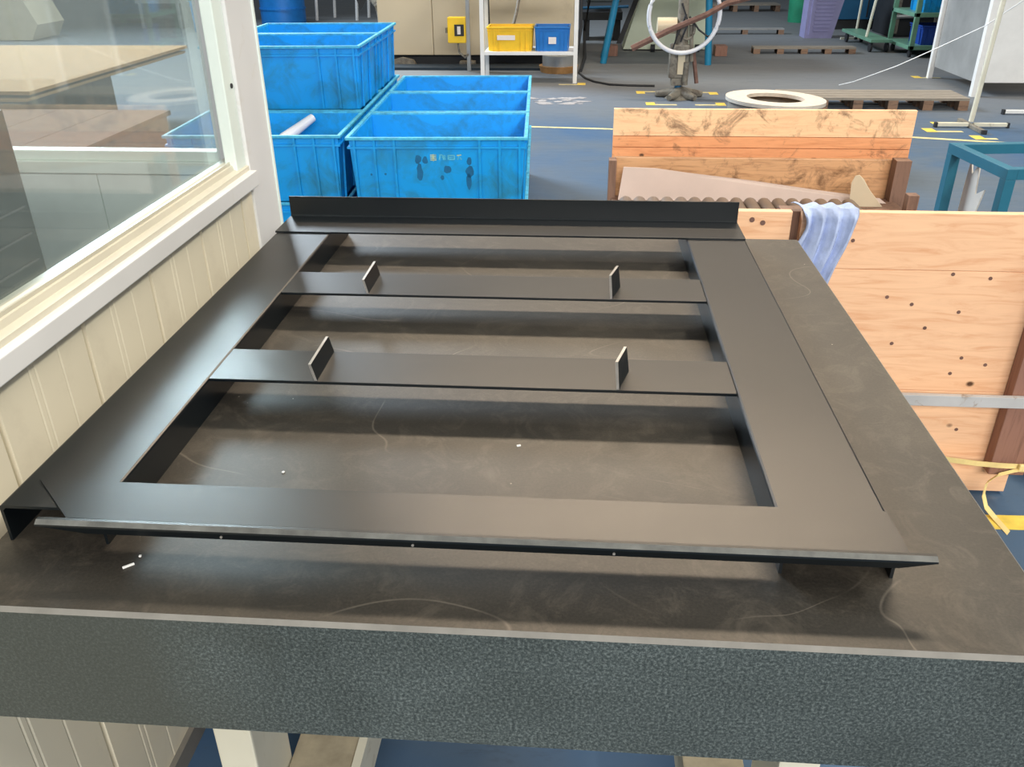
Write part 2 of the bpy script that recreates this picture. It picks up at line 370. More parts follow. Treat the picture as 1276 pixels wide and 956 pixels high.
# ------------------------------------------------------------------ booth wall on the left
XW = -0.79
wall = bpy.data.objects.new('wall_left', None); C.objects.link(wall); struct(wall); wall['label'] = 'ivory grooved panel wall of the booth beside the granite table'
box('wall_core', XW - .05, XW - .012, -1.5, 2.10, 0, 1.0, PANEL, wall)
def wall_panel_mesh(wd):
    prof = [(0, .002)]
    for c in (wd * .36, wd * .42, wd * .68): prof += [(c - .003, .012), (c, .0107), (c + .003, .012)]
    prof = [(0.002, 0), (0.006, .012)] + [(a, b) for a, b in prof[1:]] + [(wd - .006, .012), (wd - .002, 0)]
    bm = bmesh.new(); bm_prism(bm, [(b, a, 0) for a, b in prof], (0, 0, 1.0)); return bm
first = None
y = 1.92 - .24 * 14
for k in range(14):
    if first is None: first = obj('wall_panel', wall_panel_mesh(.24), PANEL, wall, (XW - .012, y, 0))
    else:
        c = first.copy(); C.objects.link(c); c.location = (XW - .012, y, 0); c.parent = wall
    y += .24
box('wall_panel', XW - .012, XW, 1.922, 1.99, 0.0, 1.0, PANEL, wall)
box('sill_rail', XW - .05, XW + .022, -1.5, 1.99, 1.0, 1.036, TRIM, wall, .002)
box('corner_post', XW - .07, XW + .006, 1.99, 2.155, 0, 2.4, TRIM, wall, .003)
box('corner_bead', XW - .004, XW + .010, 2.148, 2.157, 0, 2.4, PVC, wall)
box('header_rail', XW - .05, XW + .012, -1.5, 1.99, 2.15, 2.4, TRIM, wall)
box('floor_angle', XW, XW + .012, -1.5, 2.17, 0, .05, plain('dull_floor_angle', (.20, .19, .17), .6), wall)
win = bpy.data.objects.new('window_1', None); C.objects.link(win); struct(win); win['label'] = 'cream framed booth window over the grooved panels'
bm = bmesh.new()
bm_prism(bm, [(XW + .004, -1.5, 1.036), (XW + .004, -1.5, 1.046), (XW - .010, -1.5, 1.050), (XW - .014, -1.5, 1.060), (XW - .034, -1.5, 1.066), (XW - .05, -1.5, 1.066), (XW - .05, -1.5, 1.036)], (0, 3.49, 0))
obj('bottom_rail', bm, CREAM, win)
box('track_lip', XW - .022, XW - .018, -1.5, 1.99, 1.058, 1.068, CREAM, win)
bm = bmesh.new(); bm_box(bm, XW - .030, XW - .002, 1.933, 1.99, 1.045, 2.15, .003); obj('side_rail', bm, PVC, win)
box('top_rail', XW - .05, XW, -1.5, 1.99, 2.09, 2.15, CREAM, win)
box('pane', XW - .040, XW - .036, -1.5, 1.93, 1.06, 2.10, GLASS, win)
bm = bmesh.new(); bm_tube(bm, [(XW - .003, 1.972, 1.232), (XW + .0005, 1.972, 1.232)], .0055, 14); obj('screw_hole', bm, BLACK, win)
# far wall of the booth
YB = 2.07
wb = bpy.data.objects.new('wall_back', None); C.objects.link(wb); struct(wb); wb['label'] = 'far wall of the booth seen through its side window'
for k in range(6):
    x1 = XW - .07 - k * .36
    box('wall_panel', x1 - .357, x1, YB, YB + .05, 0, 1.005, INNER, wb)
box('header_rail', -3.05, XW - .07, YB, YB + .05, 2.15, 2.4, INNER, wb)
w2 = bpy.data.objects.new('window_2', None); C.objects.link(w2); struct(w2); w2['label'] = 'pale framed window in the far wall of the booth'
box('bottom_rail', -3.05, XW - .07, YB - .012, YB + .05, 1.005, 1.035, PVC, w2, .002)
box('bottom_bead', -3.05, XW - .075, YB, YB + .04, 1.035, 1.060, PVC, w2, .003)
box('pane', -3.05, XW - .075, YB + .02, YB + .024, 1.06, 2.15, GLASS, w2)
cab = thing('dark_cabinet', 'dark grey cabinet standing inside the booth behind the glass', 'cabinet', (-1.36, 1.42, 0))
box('carcass', -.55, .352, -.5, .05, 0, 1.27, DARKCAB, cab, .004)
for k, z in enumerate((.30, .62, .93)): box('drawer_front', -.5, .36, .052, .062, z - .28, z, DARKCAB, cab)
for z in (1.0, 1.05, 1.10): box('shelf_strip', .353, .356, -.5, .03, z, z + .003, plain('grey_strip', (.12, .13, .14), .4), cab)

# ------------------------------------------------------------------ granite table
PX0, PX1, PY0, PY1, PZ0, PZ1 = -0.736, 0.557, 0.700, 2.101, 0.667, 0.85
plate = thing('granite_table', 'thick dark granite surface table under the black steel frame', 'table', (0, 0, 0))
bm = bmesh.new(); ch = .0050
lo = [(PX0, PY0), (PX1, PY0), (PX1, PY1), (PX0, PY1)]
hi = [(PX0 + ch, PY0 + ch), (PX1 - ch, PY0 + ch), (PX1 - ch, PY1 - ch), (PX0 + ch, PY1 - ch)]
A = [bm.verts.new((a, b, PZ0)) for a, b in lo]; B = [bm.verts.new((a, b, PZ1 - ch)) for a, b in lo]; T = [bm.verts.new((a, b, PZ1)) for a, b in hi]
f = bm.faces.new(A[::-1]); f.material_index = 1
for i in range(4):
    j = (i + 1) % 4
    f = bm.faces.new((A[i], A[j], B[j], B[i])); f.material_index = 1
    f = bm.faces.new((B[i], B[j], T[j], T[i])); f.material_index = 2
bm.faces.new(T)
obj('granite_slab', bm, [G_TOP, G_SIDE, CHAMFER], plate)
# the welded stand below
box('front_rail', -.60, .44, .92, .98, .60, .667, STAND, plate, .003)
box('back_rail', -.60, .44, 1.86, 1.92, .60, .667, STAND, plate, .003)
for xa, xb in ((-.557, -.495), (.333, .395)):
    box('leg', xa, xb, .90, 1.03, 0, .60, STAND, plate, .004)
    box('leg', xa, xb, 1.82, 1.95, 0, .60, STAND, plate, .004)
box('side_rail', -.493, -.378, .98, 1.90, .10, .20, plain('dusty_beige_rail', (.40, .35, .25), .7, var=.2, scale=20), plate, .003)
box('side_rail', .222, .332, .98, 1.90, .10, .20, bpy.data.materials['dusty_beige_rail'], plate, .003)
box('rail_edge', -.378, -.362, .98, 1.90, .10, .204, STAND, plate)
# bits of grit on the plate
for (gx, gy, a, l, lab) in ((-.077, 1.089, .4, .006, 'white grit chip on the granite inside the largest opening'), (-.539, .782, .7, .014, 'thin white metal shaving on the granite below the left front corner'),
                       (-.533, .801, .2, .003, 'tiny white speck on the granite behind the thin shaving'), (-.412, .996, 1.2, .004, 'small white grit chip at the left of the largest opening')):
    bm = bmesh.new(); bm_box(bm, -l / 2, l / 2, -.0015, .0015, 0, .002, .0004)
    o = obj('grit_chip', bm, WHITE, None, (gx, gy, PZ1)); o.rotation_euler = (0, 0, a); tag(o, lab, 'chip', 'white chips on the granite')

# ------------------------------------------------------------------ black steel frame
ZT = 0.905
fr = thing('steel_chassis', 'satin black painted steel chassis with two crossbars lying on the granite table', 'metal part')
t = .004
def channel(x0, x1, y0, y1):
    o_ = [(x0, PZ1), (x0, ZT - .004), (x0 + .0012, ZT - .0012), (x0 + .004, ZT), (x1 - .004, ZT), (x1 - .0012, ZT - .0012), (x1, ZT - .004), (x1, PZ1),
          (x1 - t, PZ1), (x1 - t, ZT - t - .004), (x1 - t - .004, ZT - t), (x0 + t + .004, ZT - t), (x0 + t, ZT - t - .004), (x0 + t, PZ1)]
    bm = bmesh.new(); bm_prism(bm, [(a, y0, b) for a, b in o_], (0, y1 - y0, 0)); return bm
obj('side_channel', channel(-.716, -.584, .822, 2.075), PAINT, fr)
obj('side_channel', channel(.256, .391, .822, 2.075), PAINT, fr)
for (ya, yb) in ((1.174, 1.285), (1.545, 1.661)):
    box('crossbar', -.584, .256, ya, yb, ZT - .005, ZT, PAINT, fr, .0008)
# rear angle: flat leg on the channels, upright leg behind
bm = bmesh.new(); rear = [(1.917, ZT), (1.917, ZT + .004), (2.040, ZT + .004), (2.043, ZT + .007), (2.043, ZT + .053), (2.047, ZT + .053), (2.047, ZT + .001), (2.046, ZT)]
bm_prism(bm, [(-.717, a, b) for a, b in rear], (1.107, 0, 0)); obj('rear_angle', bm, PAINT, fr)
# front angle: flat strip with mitred left end, short mitred lip in front
zf = ZT + .004
bm = bmesh.new()
bm_prism(bm, [(-.692, .876, ZT), (-.613, .798, ZT), (.391, .797, ZT), (.389, .876, ZT)], (0, 0, .004)); obj('front_flange', bm, PAINT, fr)
bm = bmesh.new()
sec = [(.7975, zf), (.7925, zf + .0004), (.7865, zf - .0035), (.7862, zf - .0060), (.7900, zf - .0062), (.7975, zf - .004)]
bm_prism(bm, [(-.648, a, b) for a, b in sec], (1.068, 0, 0)); obj('front_fold', bm, [PAINT, FOLD], fr)
for p_ in bpy.data.objects['front_fold'].data.polygons:
    if p_.normal.z > .2 and p_.normal.y < -.3: p_.material_index = 1
bm = bmesh.new(); bm_prism(bm, [(-.647, .7865, zf - .006), (.419, .7865, zf - .006), (.380, .7905, zf - .0175), (-.588, .7905, zf - .0175)], (0, .0035, 0)); lip = obj('front_lip', bm, PAINT, fr)
for x in (-.415, -.182, .055):
    bm = bmesh.new(); bm_tube(bm, [(x, .7858, zf - .011), (x, .7872, zf - .011)], .0017, 10); obj('lip_rivet', bm, BARE, fr)
# four upright tabs
def tab(pts, label=None):
    bm = bmesh.new(); bm_prism(bm, pts, (.0045, 0, 0)); bm.faces.ensure_lookup_table()
    o = obj('tab', bm, [PAINT, BARE], fr)
    for p in o.data.polygons:
        if abs(p.normal.x) < .7: p.material_index = 1
    return o
for yc in (1.177, 1.548):
    tab([(-.411, yc, ZT), (-.418, yc, ZT + .029), (-.418, yc + .106, ZT + .029), (-.411, yc + .106, ZT)])
    tab([(.070, yc, ZT), (.066, yc, ZT + .048), (.082, yc + .060, ZT + .046), (.088, yc + .064, ZT)])

# ------------------------------------------------------------------ blue crates
CW, CD, CH = .88, .645, .333
def crate_body(W, D, H, tp=.022, th=.006):
    bm = bmesh.new()
    def ring(w, d, z): return [bm.verts.new((sx * w / 2, d0, z)) for sx, d0 in ((-1, D / 2 - d / 2), (1, D / 2 - d / 2), (1, D / 2 + d / 2), (-1, D / 2 + d / 2))]
    a = ring(W - 2 * tp - .02, D - 2 * tp - .02, 0); b = ring(W - .03, D - .03, H - .01)
    c = ring(W - .03 - 2 * th, D - .03 - 2 * th, H - .01); d = ring(W - 2 * tp - .02 - 2 * th, D - 2 * tp - .02 - 2 * th, .008)
    bm.faces.new(a[::-1]); bm.faces.new(d)
    for P, Q in ((a, b), (b, c), (c, d)):
        for i in range(4): bm.faces.new((P[i], P[(i + 1) % 4], Q[(i + 1) % 4], Q[i]))
    bmesh.ops.recalc_face_normals(bm, faces=bm.faces[:]); return bm
def crate_rim(W, D, H, wd=.018, h=.014):
    bm = bmesh.new()
    bm_box(bm, -W / 2, W / 2, 0, wd, H - h, H, .003); bm_box(bm, -W / 2, W / 2, D - wd, D, H - h, H, .003)
    bm_box(bm, -W / 2, -W / 2 + wd, wd, D - wd, H - h, H, .003); bm_box(bm, W / 2 - wd, W / 2, wd, D - wd, H - h, H, .003)
    return bm
def make_crate(label, cat='crate', W=CW, D=CD, H=CH, mb=None, mr=None, nf=5, ns=3, name='plastic_crate', band=True):
    mb = mb or BLUE; mr = mr or BLUE_RIM
    r = thing(name, label, cat)
    obj('body', crate_body(W, D, H), mb, r); obj('rim', crate_rim(W, D, H), mr, r)
    if band:
        bm = bmesh.new(); z0, z1 = H * .835, H * .865
        bm_box(bm, -W / 2 + .006, W / 2 - .006, .006, .02, z0, z1); bm_box(bm, -W / 2 + .006, W / 2 - .006, D - .02, D - .006, z0, z1)
        bm_box(bm, -W / 2 + .006, -W / 2 + .02, .02, D - .02, z0, z1); bm_box(bm, W / 2 - .02, W / 2 - .006, .02, D - .02, z0, z1)
        obj('band', bm, mb, r)
    fx = [-.46, -.385, -.235, 0.235, .385, .46] if nf == 5 else [-.3, .3]
    if nf == 5: fx = [-.455, -.345, -.235, .0, .235, .345, .455][:3] + [.235, .345, .455]
    rt = W * .007
    ribm = None
    def rib(pts4, nrm):
        bm = bmesh.new(); bm_prism(bm, pts4, nrm); obj('rib', bm, mb, r)
    tp = .020
    for u in fx:
        x = u * W
        rib([(x - rt, tp + .008, .004), (x + rt, tp + .008, .004), (x + rt, .014, H - .014), (x - rt, .014, H - .014)], (0, -.010, 0))
        rib([(x - rt, D - tp - .008, .004), (x + rt, D - tp - .008, .004), (x + rt, D - .014, H - .014), (x - rt, D - .014, H - .014)], (0, .010, 0))
    for k in range(ns):
        yy = D * (.16 + .68 * k / (ns - 1))
        for s in (-1, 1):
            rib([(s * (W / 2 - tp - .008), yy - rt, .004), (s * (W / 2 - tp - .008), yy + rt, .004), (s * (W / 2 - .014), yy + rt, H - .014), (s * (W / 2 - .014), yy - rt, H - .014)], (s * .010, 0, 0))
    return r
ROT = math.radians(2.6)
O0 = Vector((-.2415, 4.125, 0)); ux = Vector((math.cos(ROT), math.sin(ROT), 0)); uy = Vector((-math.sin(ROT), math.cos(ROT), 0))
def cpos(col, row, lev):
    # centre of the front edge; column 0 is the right hand one
    u = -CW / 2 - col * (CW + .035); v = row * (CD + .02)
    p = O0 + ux * u + uy * v; return (p.x, p.y + (.05 if col else 0), lev * CH)
rows = ['front', 'middle', 'back']
proto = None
for col in (0, 1):
    for row in range(3):
        top = 2 if (col == 1 and row > 0) else 1
        for lev in range(top + 1):
            side = 'right' if col == 0 else 'left'
            st = ('top of stack' if lev == top else 'second from top' if lev == top - 1 else 'on the floor')
            lab = 'blue ribbed plastic crate, %s row of the %s column, %s' % (rows[row], side, st)
            if col == 0 and row == 0 and lev == 1: lab = 'blue ribbed plastic crate with faded yellow lettering, right column front row'
            if col == 1 and row == 0 and lev == 1: lab = 'blue ribbed plastic crate holding a rolled white plastic sheet'
            if col == 1 and lev == 2: lab = 'blue ribbed plastic crate on the high left stack, %s one' % ('nearer' if row == 1 else 'farther')
            if proto is None:
                proto = make_crate(lab); proto.location = cpos(col, row, lev); proto.rotation_euler = (0, 0, ROT); proto['group'] = 'large blue crates'; c = proto
            else: c = dup(proto, cpos(col, row, lev), ROT, lab, 'large blue crates')
            if col == 0 and row == 0 and lev == 1: lettered = c
# faded print and grease on the lettered crate
def front_decal(name, pts, m, off=.0008):
    # pts: (x from crate centre, z above crate base); the front wall leans out with height
    bm = bmesh.new()
    def q(x, z): return (x, .032 - (.017 * z / CH) - off, z)
    bm_prism(bm, [q(a, b) for a, b in pts], (0, -.0006, 0)); obj(name, bm, m, lettered)
def stroke(x0, z0, x1, z1, m, wd=.006):
    d = Vector((x1 - x0, z1 - z0)); n = Vector((-d.y, d.x)).normalized() * wd / 2
    front_decal('lettering', [(x0 - n.x, z0 - n.y), (x1 - n.x, z1 - n.y), (x1 + n.x, z1 + n.y), (x0 + n.x, z0 + n.y)], m)
bx, bz = -.035, .222
for k in range(4): stroke(bx, bz + .008 * k, bx + .030, bz + .008 * k, INK, .004)
stroke(bx + .015, bz - .006, bx + .015, bz + .028, INK, .004)
x = bx + .045
stroke(x, bz, x + .004, bz + .026, INK2); stroke(x + .004, bz + .026, x + .018, bz + .022, INK2); stroke(x + .018, bz + .024, x + .020, bz, INK2); stroke(x + .010, bz + .014, x + .026, bz + .010, INK2, .004); stroke(x + .026, bz + .024, x + .028, bz, INK2, .004)
x = bx + .088
stroke(x, bz + .002, x, bz + .024, INK2); stroke(x + .030, bz + .002, x + .030, bz + .024, INK2); stroke(x, bz + .022, x + .03, bz + .022, INK2); stroke(x, bz + .003, x + .03, bz + .003, INK2); stroke(x + .004, bz + .012, x + .026, bz + .012, INK2, .003)
x = bx + .130
stroke(x, bz + .022, x + .022, bz + .024, INK, .005); stroke(x + .010, bz + .022, x + .004, bz, INK2, .005); stroke(x + .016, bz + .014, x + .022, bz, INK2, .005)
rs = random.Random(11)
for (sx, sz, a, b) in ((-.095, .225, .018, .022), (-.060, .220, .014, .020), (-.090, .16, .016, .050), (.048, .175, .022, .020), (.020, .135, .010, .012), (.155, .215, .014, .022), (.155, .165, .022, .030), (.150, .115, .013, .042), (-.33, .15, .006, .006), (-.26, .152, .006, .006)):
    front_decal('grease_mark', [(sx + a * math.cos(t_) * rs.uniform(.75, 1.1), sz + b * math.sin(t_) * rs.uniform(.8, 1.1)) for t_ in [k * math.pi / 6 for k in range(12)]], STAIN, .0003)
# rolled sheet in the left crate
pl = thing('plastic_sheet', 'crumpled rolled white plastic sheet lying in the blue crate', 'plastic sheet')
tube('roll', [(-1.66, 4.40, .49), (-1.56, 4.52, .57), (-1.45, 4.68, .645)], [.035, .032, .022], PLASTIC_WHITE, pl, 12)
bm = bmesh.new()
for i in range(9):
    for j in range(5): bm.verts.new((-1.98 + i * .05, 4.34 + j * .05, .55 + .035 * math.sin(i * 1.1) * math.cos(j * .9) + .012 * math.sin(i * 3.1 + j)))
bm.verts.ensure_lookup_table()
for i in range(8):
    for j in range(4): bm.faces.new([bm.verts[a] for a in (i * 5 + j, (i + 1) * 5 + j, (i + 1) * 5 + j + 1, i * 5 + j + 1)])
o = obj('crumpled_end', bm, PLASTIC_WHITE, pl, smooth=True); sd = o.modifiers.new('s', 'SOLIDIFY'); sd.thickness = .003

# ------------------------------------------------------------------ big wooden packing box
wc = thing('packing_box', 'large open wooden packing box with a stained back board', 'wooden box')
def plank(x0, x1, y0, y1, z0, z1, m, nm='plank'): return box(nm, x0, x1, y0, y1, z0, z1, m, wc, .0018)
for z0, z1 in ((.01, .352), (.353, .7185), (.7195, .877)): plank(.598, 1.330, 2.25, 2.275, z0, z1, WOOD)
for z0, z1 in ((.01, .50), (.502, .876)): plank(.12, .572, 2.25, 2.275, z0, z1, WOOD)
box('corner_post', 1.243, 1.345, 2.205, 2.249, .10, .87, WOOD_POST, wc, .003)
box('centre_post', .55, .62, 2.276, 2.33, .0, .87, WOOD_DARK, wc, .002)
for z0, z1 in ((.30, .5), (.503, .70)): plank(.15, 1.335, 3.60, 3.625, z0, z1, WOOD_FILM)
for z0, z1, m in ((.35, .718, WOOD_ORANGE), (.72, .765, WOOD_ORANGE), (.767, .877, WOOD_S)): plank(.145, 1.378, 3.70, 3.722, z0, z1, m)
box('corner_post', .128, .160, 3.54, 3.598, 0, .70, WOOD_DARK, wc, .002)
box('corner_post', 1.275, 1.335, 3.53, 3.59, 0, .712, WOOD_DARK, wc, .002)
box('corner_stub', 1.262, 1.303, 3.30, 3.345, 0, .635, WOOD_DARK, wc, .002)
for xs in ((.118, .140), (1.305, 1.325)):
    for z0, z1 in ((.02, .26), (.262, .48)): plank(xs[0], xs[1], 2.345, 3.52, z0, z1, WOOD)
plank(.145, 1.30, 2.34, 3.58, .50, .545, WOOD_DARK, 'tray_floor')
for k, (kx, kz) in enumerate(((.468, .853), (.497, .845))):
    bm = bmesh.new(); bm_tube(bm, [(kx, 2.2485, kz), (kx, 2.2505, kz)], .007, 12); obj('nail_head', bm, RUST, wc)
for (kx, kz) in ((.74, .80), (.86, .64), (.93, .62), (1.02, .71), (1.12, .70), (1.06, .60), (.98, .55), (.90, .50), (1.10, .46), (1.17, .44), (1.08, .41), (1.14, .225), (1.19, .115), (1.22, .68)):
    bm = bmesh.new(); bm_tube(bm, [(kx, 2.2488, kz), (kx, 2.2503, kz)], .0052, 10); obj('nail_head', bm, RUST, wc)
# metal strip across the box
tag(box('metal_strip', .50, 1.75, 2.188, 2.203, .335, .369, GALV, None, .0015), 'grey galvanised strip with rust blotches across the wooden box', 'metal strip')
bm = bmesh.new()
ribbon(bm, [(.60, 2.24, .155), (.95, 2.235, .150), (1.20, 2.20, .140), (1.262, 2.198, .137), (1.345, 2.198, .135), (1.50, 2.21, .150)], (0, 0, .017), .0016)
ribbon(bm, [(1.36, 2.192, .139), (1.31, 2.188, .128), (1.262, 2.186, .112), (1.236, 2.184, .085), (1.229, 2.17, .05), (1.236, 2.15, .02), (1.25, 2.11, .008), (1.262, 2.05, .003)], (.012, .012, .006), .0016)
bm_box(bm, 1.315, 1.338, 2.184, 2.196, .124, .148, .004)
tag(obj('packing_strap', bm, STRAP), 'cream yellow packing strap knotted round the wooden box', 'strap')
# tubes
proto_t = None
ORD = 'first second third fourth fifth sixth seventh eighth ninth tenth eleventh twelfth thirteenth fourteenth fifteenth sixteenth seventeenth'.split()
for k in range(17):
    x = .195 + k * .0545
    if proto_t is None:
        bm = bmesh.new(); bm_tube(bm, [(0, 0, 0), (0, 1.02, 0), (0, 1.045, 0)], [.027, .027, .020], 16)
        o = proto_t = obj('steel_tube', bm, TUBE, None, (x, 2.355, .572), smooth=True)
    else: o = proto_t.copy(); C.objects.link(o); o.location = (x, 2.355, .572)
    tag(o, 'brown round steel tube in the wooden box, %s from the left' % ORD[k], 'tube', 'brown steel tubes in the wooden box')
bm = bmesh.new(); bm_prism(bm, [(.170, 3.50, .547), (1.255, 3.50, .547), (1.235, 3.525, .560), (.98, 3.53, .590), (.72, 3.53, .625), (.45, 3.53, .655), (.32, 3.53, .672), (.188, 3.53, .676)], (0, .006, 0))
tag(obj('foam_sheet', bm, FOAM), 'pinkish translucent foam sheet standing behind the brown tubes', 'foam sheet')
bm = bmesh.new(); bm_prism(bm, [(1.095, 3.455, .5455), (1.225, 3.455, .5455), (1.165, 3.455, .612), (1.135, 3.46, .655), (1.115, 3.46, .672), (1.100, 3.46, .668), (1.090, 3.46, .64)], (.002, .005, 0))
tag(obj('paper_flap', bm, PAPER), 'cream pointed paper flap standing in the wooden box', 'paper')
# rag over the front edge of the box
bm = bmesh.new(); NU, NV = 34, 40; grid = []
for i in range(NU + 1):
    u = i / NU; col = []
    for j in range(NV + 1):
        v = j / NV
        s = v * .30 - .035               # length along cloth, 0 = top front edge
        wl = .574 + .028 * max(0, s) / .25 + .02 * math.sin(6 * v); wr = .735 - .020 * max(0, s) / .1 - .09 * max(0, s - .12)
        xx = wl + (wr - wl) * u
        fold = .5 + .5 * math.sin(u * 21 + 1.1 * math.sin(v * 3 + 1) + v * 1.2)
        fold2 = .5 + .5 * math.sin(u * 43 - v * 3)
        edge_len = .185 + .07 * math.sin(u * 2.6) * (1 - .3 * u) - .03 * (1 - u)
        if s < 0: yy = 2.256 - s + 0; zz = .882 + .010 * fold * (1 if s > -.03 else .6)
        else:
            k = min(1, s / .012); s2 = s / .265 * (edge_len + .015)
            yy = 2.244 - .010 - k * (.008 + .020 * fold + .006 * fold2); zz = .888 - s2 + .006 * (1 - k)
        col.append(bm.verts.new((xx + .002 * math.sin(v * 9 + u * 5), yy, zz)))
    grid.append(col)
for i in range(NU):
    for j in range(NV): bm.faces.new((grid[i][j], grid[i + 1][j], grid[i + 1][j + 1], grid[i][j + 1]))
o = obj('cotton_rag', bm, RAG, smooth=True); sd = o.modifiers.new('s', 'SOLIDIFY'); sd.thickness = .002
tag(o, 'crumpled pale blue cotton rag hanging over the wooden box edge', 'rag')
# black rings made up to fill the dark area behind the strap
bm = bmesh.new()
for k in range(3): bm_tube(bm, [(1.60 + .20 * math.cos(a), 2.50 + .20 * math.sin(a), .019 + k * .036) for a in [q * math.pi / 14 for q in range(28)]], .018, 8, closed=True)
tag(obj('black_rings', bm, BLACK, smooth=True), 'stacked black rings added in the dark spot behind the strap', 'hose')

# ------------------------------------------------------------------ teal steel frame with a torn board
tf = thing('steel_table_frame', 'teal blue square tube table frame right of the wooden box', 'table frame', (1.617, 3.91, 0), math.radians(6))
X0, X1, Y0, Y1, Z = 0.0, .85, -.475, 0.0, .705; s = .042
for nm, a in (('leg', (X0, X0 + s, Y0, Y0 + s, 0, Z - s)), ('leg', (X0, X0 + s, Y1 - s, Y1, 0, Z - s)), ('leg', (X1 - s, X1, Y0, Y0 + s, 0, Z - s)), ('leg', (X1 - s, X1, Y1 - s, Y1, 0, Z - s)),
              ('top_rail', (X0, X0 + s, Y0, Y1, Z - s, Z)), ('top_rail', (X1 - s, X1, Y0, Y1, Z - s, Z)), ('top_rail', (X0 + s, X1 - s, Y0, Y0 + s, Z - s, Z)), ('top_rail', (X0 + s, X1 - s, Y1 - s, Y1, Z - s, Z)),
              ('lower_rail', (X0, X0 + s, Y0 + s, Y1 - s, .15, .15 + s)), ('lower_rail', (X1 - s, X1, Y0 + s, Y1 - s, .15, .15 + s))): box(nm, *a, TEAL, tf, .002)
bm = bmesh.new(); bm_prism(bm, [(1.70, 3.86, .19), (1.72, 3.66, .19), (1.70, 3.695, .46), (1.70, 3.66, .565), (1.70, 3.735, .525), (1.70, 3.755, .652), (1.70, 3.81, .595), (1.70, 3.845, .658), (1.70, 3.855, .55), (1.70, 3.86, .40)], (.006, 0, 0))
tag(obj('torn_board', bm, TORN), 'torn white cardboard sheet standing inside the teal frame', 'cardboard')

# ------------------------------------------------------------------ ring standing behind the box
rg = thing('packing_ring', 'chalky white flat ring on a low wooden support behind the box', 'ring', (1.42, 6.56, 0), .05)
def annulus(r0, r1, z0, z1, seg=56, tilt=0):
    bm = bmesh.new(); R4 = []
    for (r, z) in ((r0, z0), (r1, z0), (r1, z1), (r0, z1)): R4.append([bm.verts.new((r * math.cos(2 * math.pi * k / seg), r * math.sin(2 * math.pi * k / seg), z + tilt * r * math.cos(2 * math.pi * k / seg))) for k in range(seg)])
    for a in range(4):
        A_, B_ = R4[a], R4[(a + 1) % 4]
        for k in range(seg): bm.faces.new((A_[k], A_[(k + 1) % seg], B_[(k + 1) % seg], B_[k]))
    bmesh.ops.recalc_face_normals(bm, faces=bm.faces[:]); return bm
obj('ring_top', annulus(.205, .355, .425, .45, tilt=-.03), RINGW, rg, smooth=True)
obj('ring_side', annulus(.315, .335, .12, .42, tilt=-.02), WOOD_GREY, rg, smooth=True)
box('support_plank', -.33, .33, -.04, .04, .34, .40, WOOD_S, rg)
box('support_block', -.36, .36, -.36, .36, 0, .12, WOOD_BLOCK, rg)

# ------------------------------------------------------------------ machine, yellow switch box, shelf rack
mc = thing('press_machine', 'large beige machine body with a dark base behind the shelf rack', 'machine')
box('body', -2.60, -1.90, 11.6, 14.0, .12, 2.2, BEIGE, mc, .01); box('body', -1.895, -.10, 11.6, 14.0, .12, 2.2, BEIGE, mc, .01)
box('base', -2.55, -.16, 11.72, 13.9, 0, .12, BLACK, mc); box('floor_shade', -2.5, -.30, 11.12, 11.44, 0, .03, plain('navy_floor_shade', (.006, .02, .035), .5), mc)  # thin navy slab stands in for the shade on the floor here
bm = bmesh.new(); bm_prism(bm, [(-2.50, 11.5, 0), (-2.12, 11.5, 0), (-2.16, 11.5, .07), (-2.3, 11.5, .10), (-2.46, 11.5, .06)], (0, .09, 0)); obj('base_bracket', bm, CAST, mc)
box('base_bracket', -1.55, -1.35, 11.45, 11.59, 0, .06, CAST, mc, .008)
post = thing('conduit_post', 'thin grey conduit post with cables in front of the machine', 'post')
box('post', -1.40, -1.355, 11.05, 11.10, 0, 2.0, GREY, post, .003)
tube('cable', [(-1.20, 11.3, 1.5), (-1.19, 11.2, .9), (-1.17, 11.1, .45), (-1.13, 11.1, .33)], .011, BLACK, post, 8)
tube('cable', [(-1.15, 11.3, 1.5), (-1.14, 11.2, .9), (-1.12, 11.1, .45), (-1.08, 11.1, .33)], .011, BLACK, post, 8)
tube('cable', [(-.72, 11.4, 1.5), (-.74, 11.2, .95), (-.78, 11.0, .68), (-.82, 10.8, .50)], .02, CAST, post, 8)
sb = thing('switch_box', 'yellow electrical switch box with a dark panel left of the rack', 'switch box')
box('housing', -1.62, -1.40, 11.0, 11.12, .33, .62, YELLOW, sb, .012); box('control_panel', -1.535, -1.42, 10.992, 11.0, .41, .54, BLACK, sb)
box('control_label', -1.50, -1.46, 10.988, 10.992, .43, .52, LABEL, sb); tube('hinge', [(-1.64, 11.05, .44), (-1.64, 11.05, .50)], .015, CAST, sb, 8)
tube('cable', [(-1.5, 11.05, .33), (-1.49, 11.04, .22), (-1.42, 11.05, .16), (-1.38, 11.0, .20)], .014, CAST, sb, 8)
rack = thing('shelf_rack', 'white steel shelf rack carrying a yellow and a blue bin', 'shelf')
for xx in (-1.130, -.085):
    for yy in (10.13, 10.62): box('upright', xx, xx + .045, yy, yy + .035, 0, 1.6, WHITE, rack, .003)
for z in (.30, .95, 1.5): box('shelf', -1.085, -.085, 10.13, 10.655, z, z + .035, WHITE, rack, .003)
b1 = make_crate('yellow plastic bin with a white label on the shelf rack', 'bin', .52, .38, .255, YELLOW, YELLOW, 5, 3, 'storage_bin', True); b1.location = (-.80, 10.16, .335)
box('paper_label', -.14, .06, -.004, .004, .12, .17, LABEL, b1)
b2 = make_crate('blue plastic bin with a square white label on the shelf rack', 'bin', .40, .38, .255, BIN_BLUE, BIN_BLUE, 5, 3, 'storage_bin', True); b2.location = (-.325, 10.16, .335)
box('paper_label', -.04, .045, -.004, .004, .08, .15, LABEL, b2)
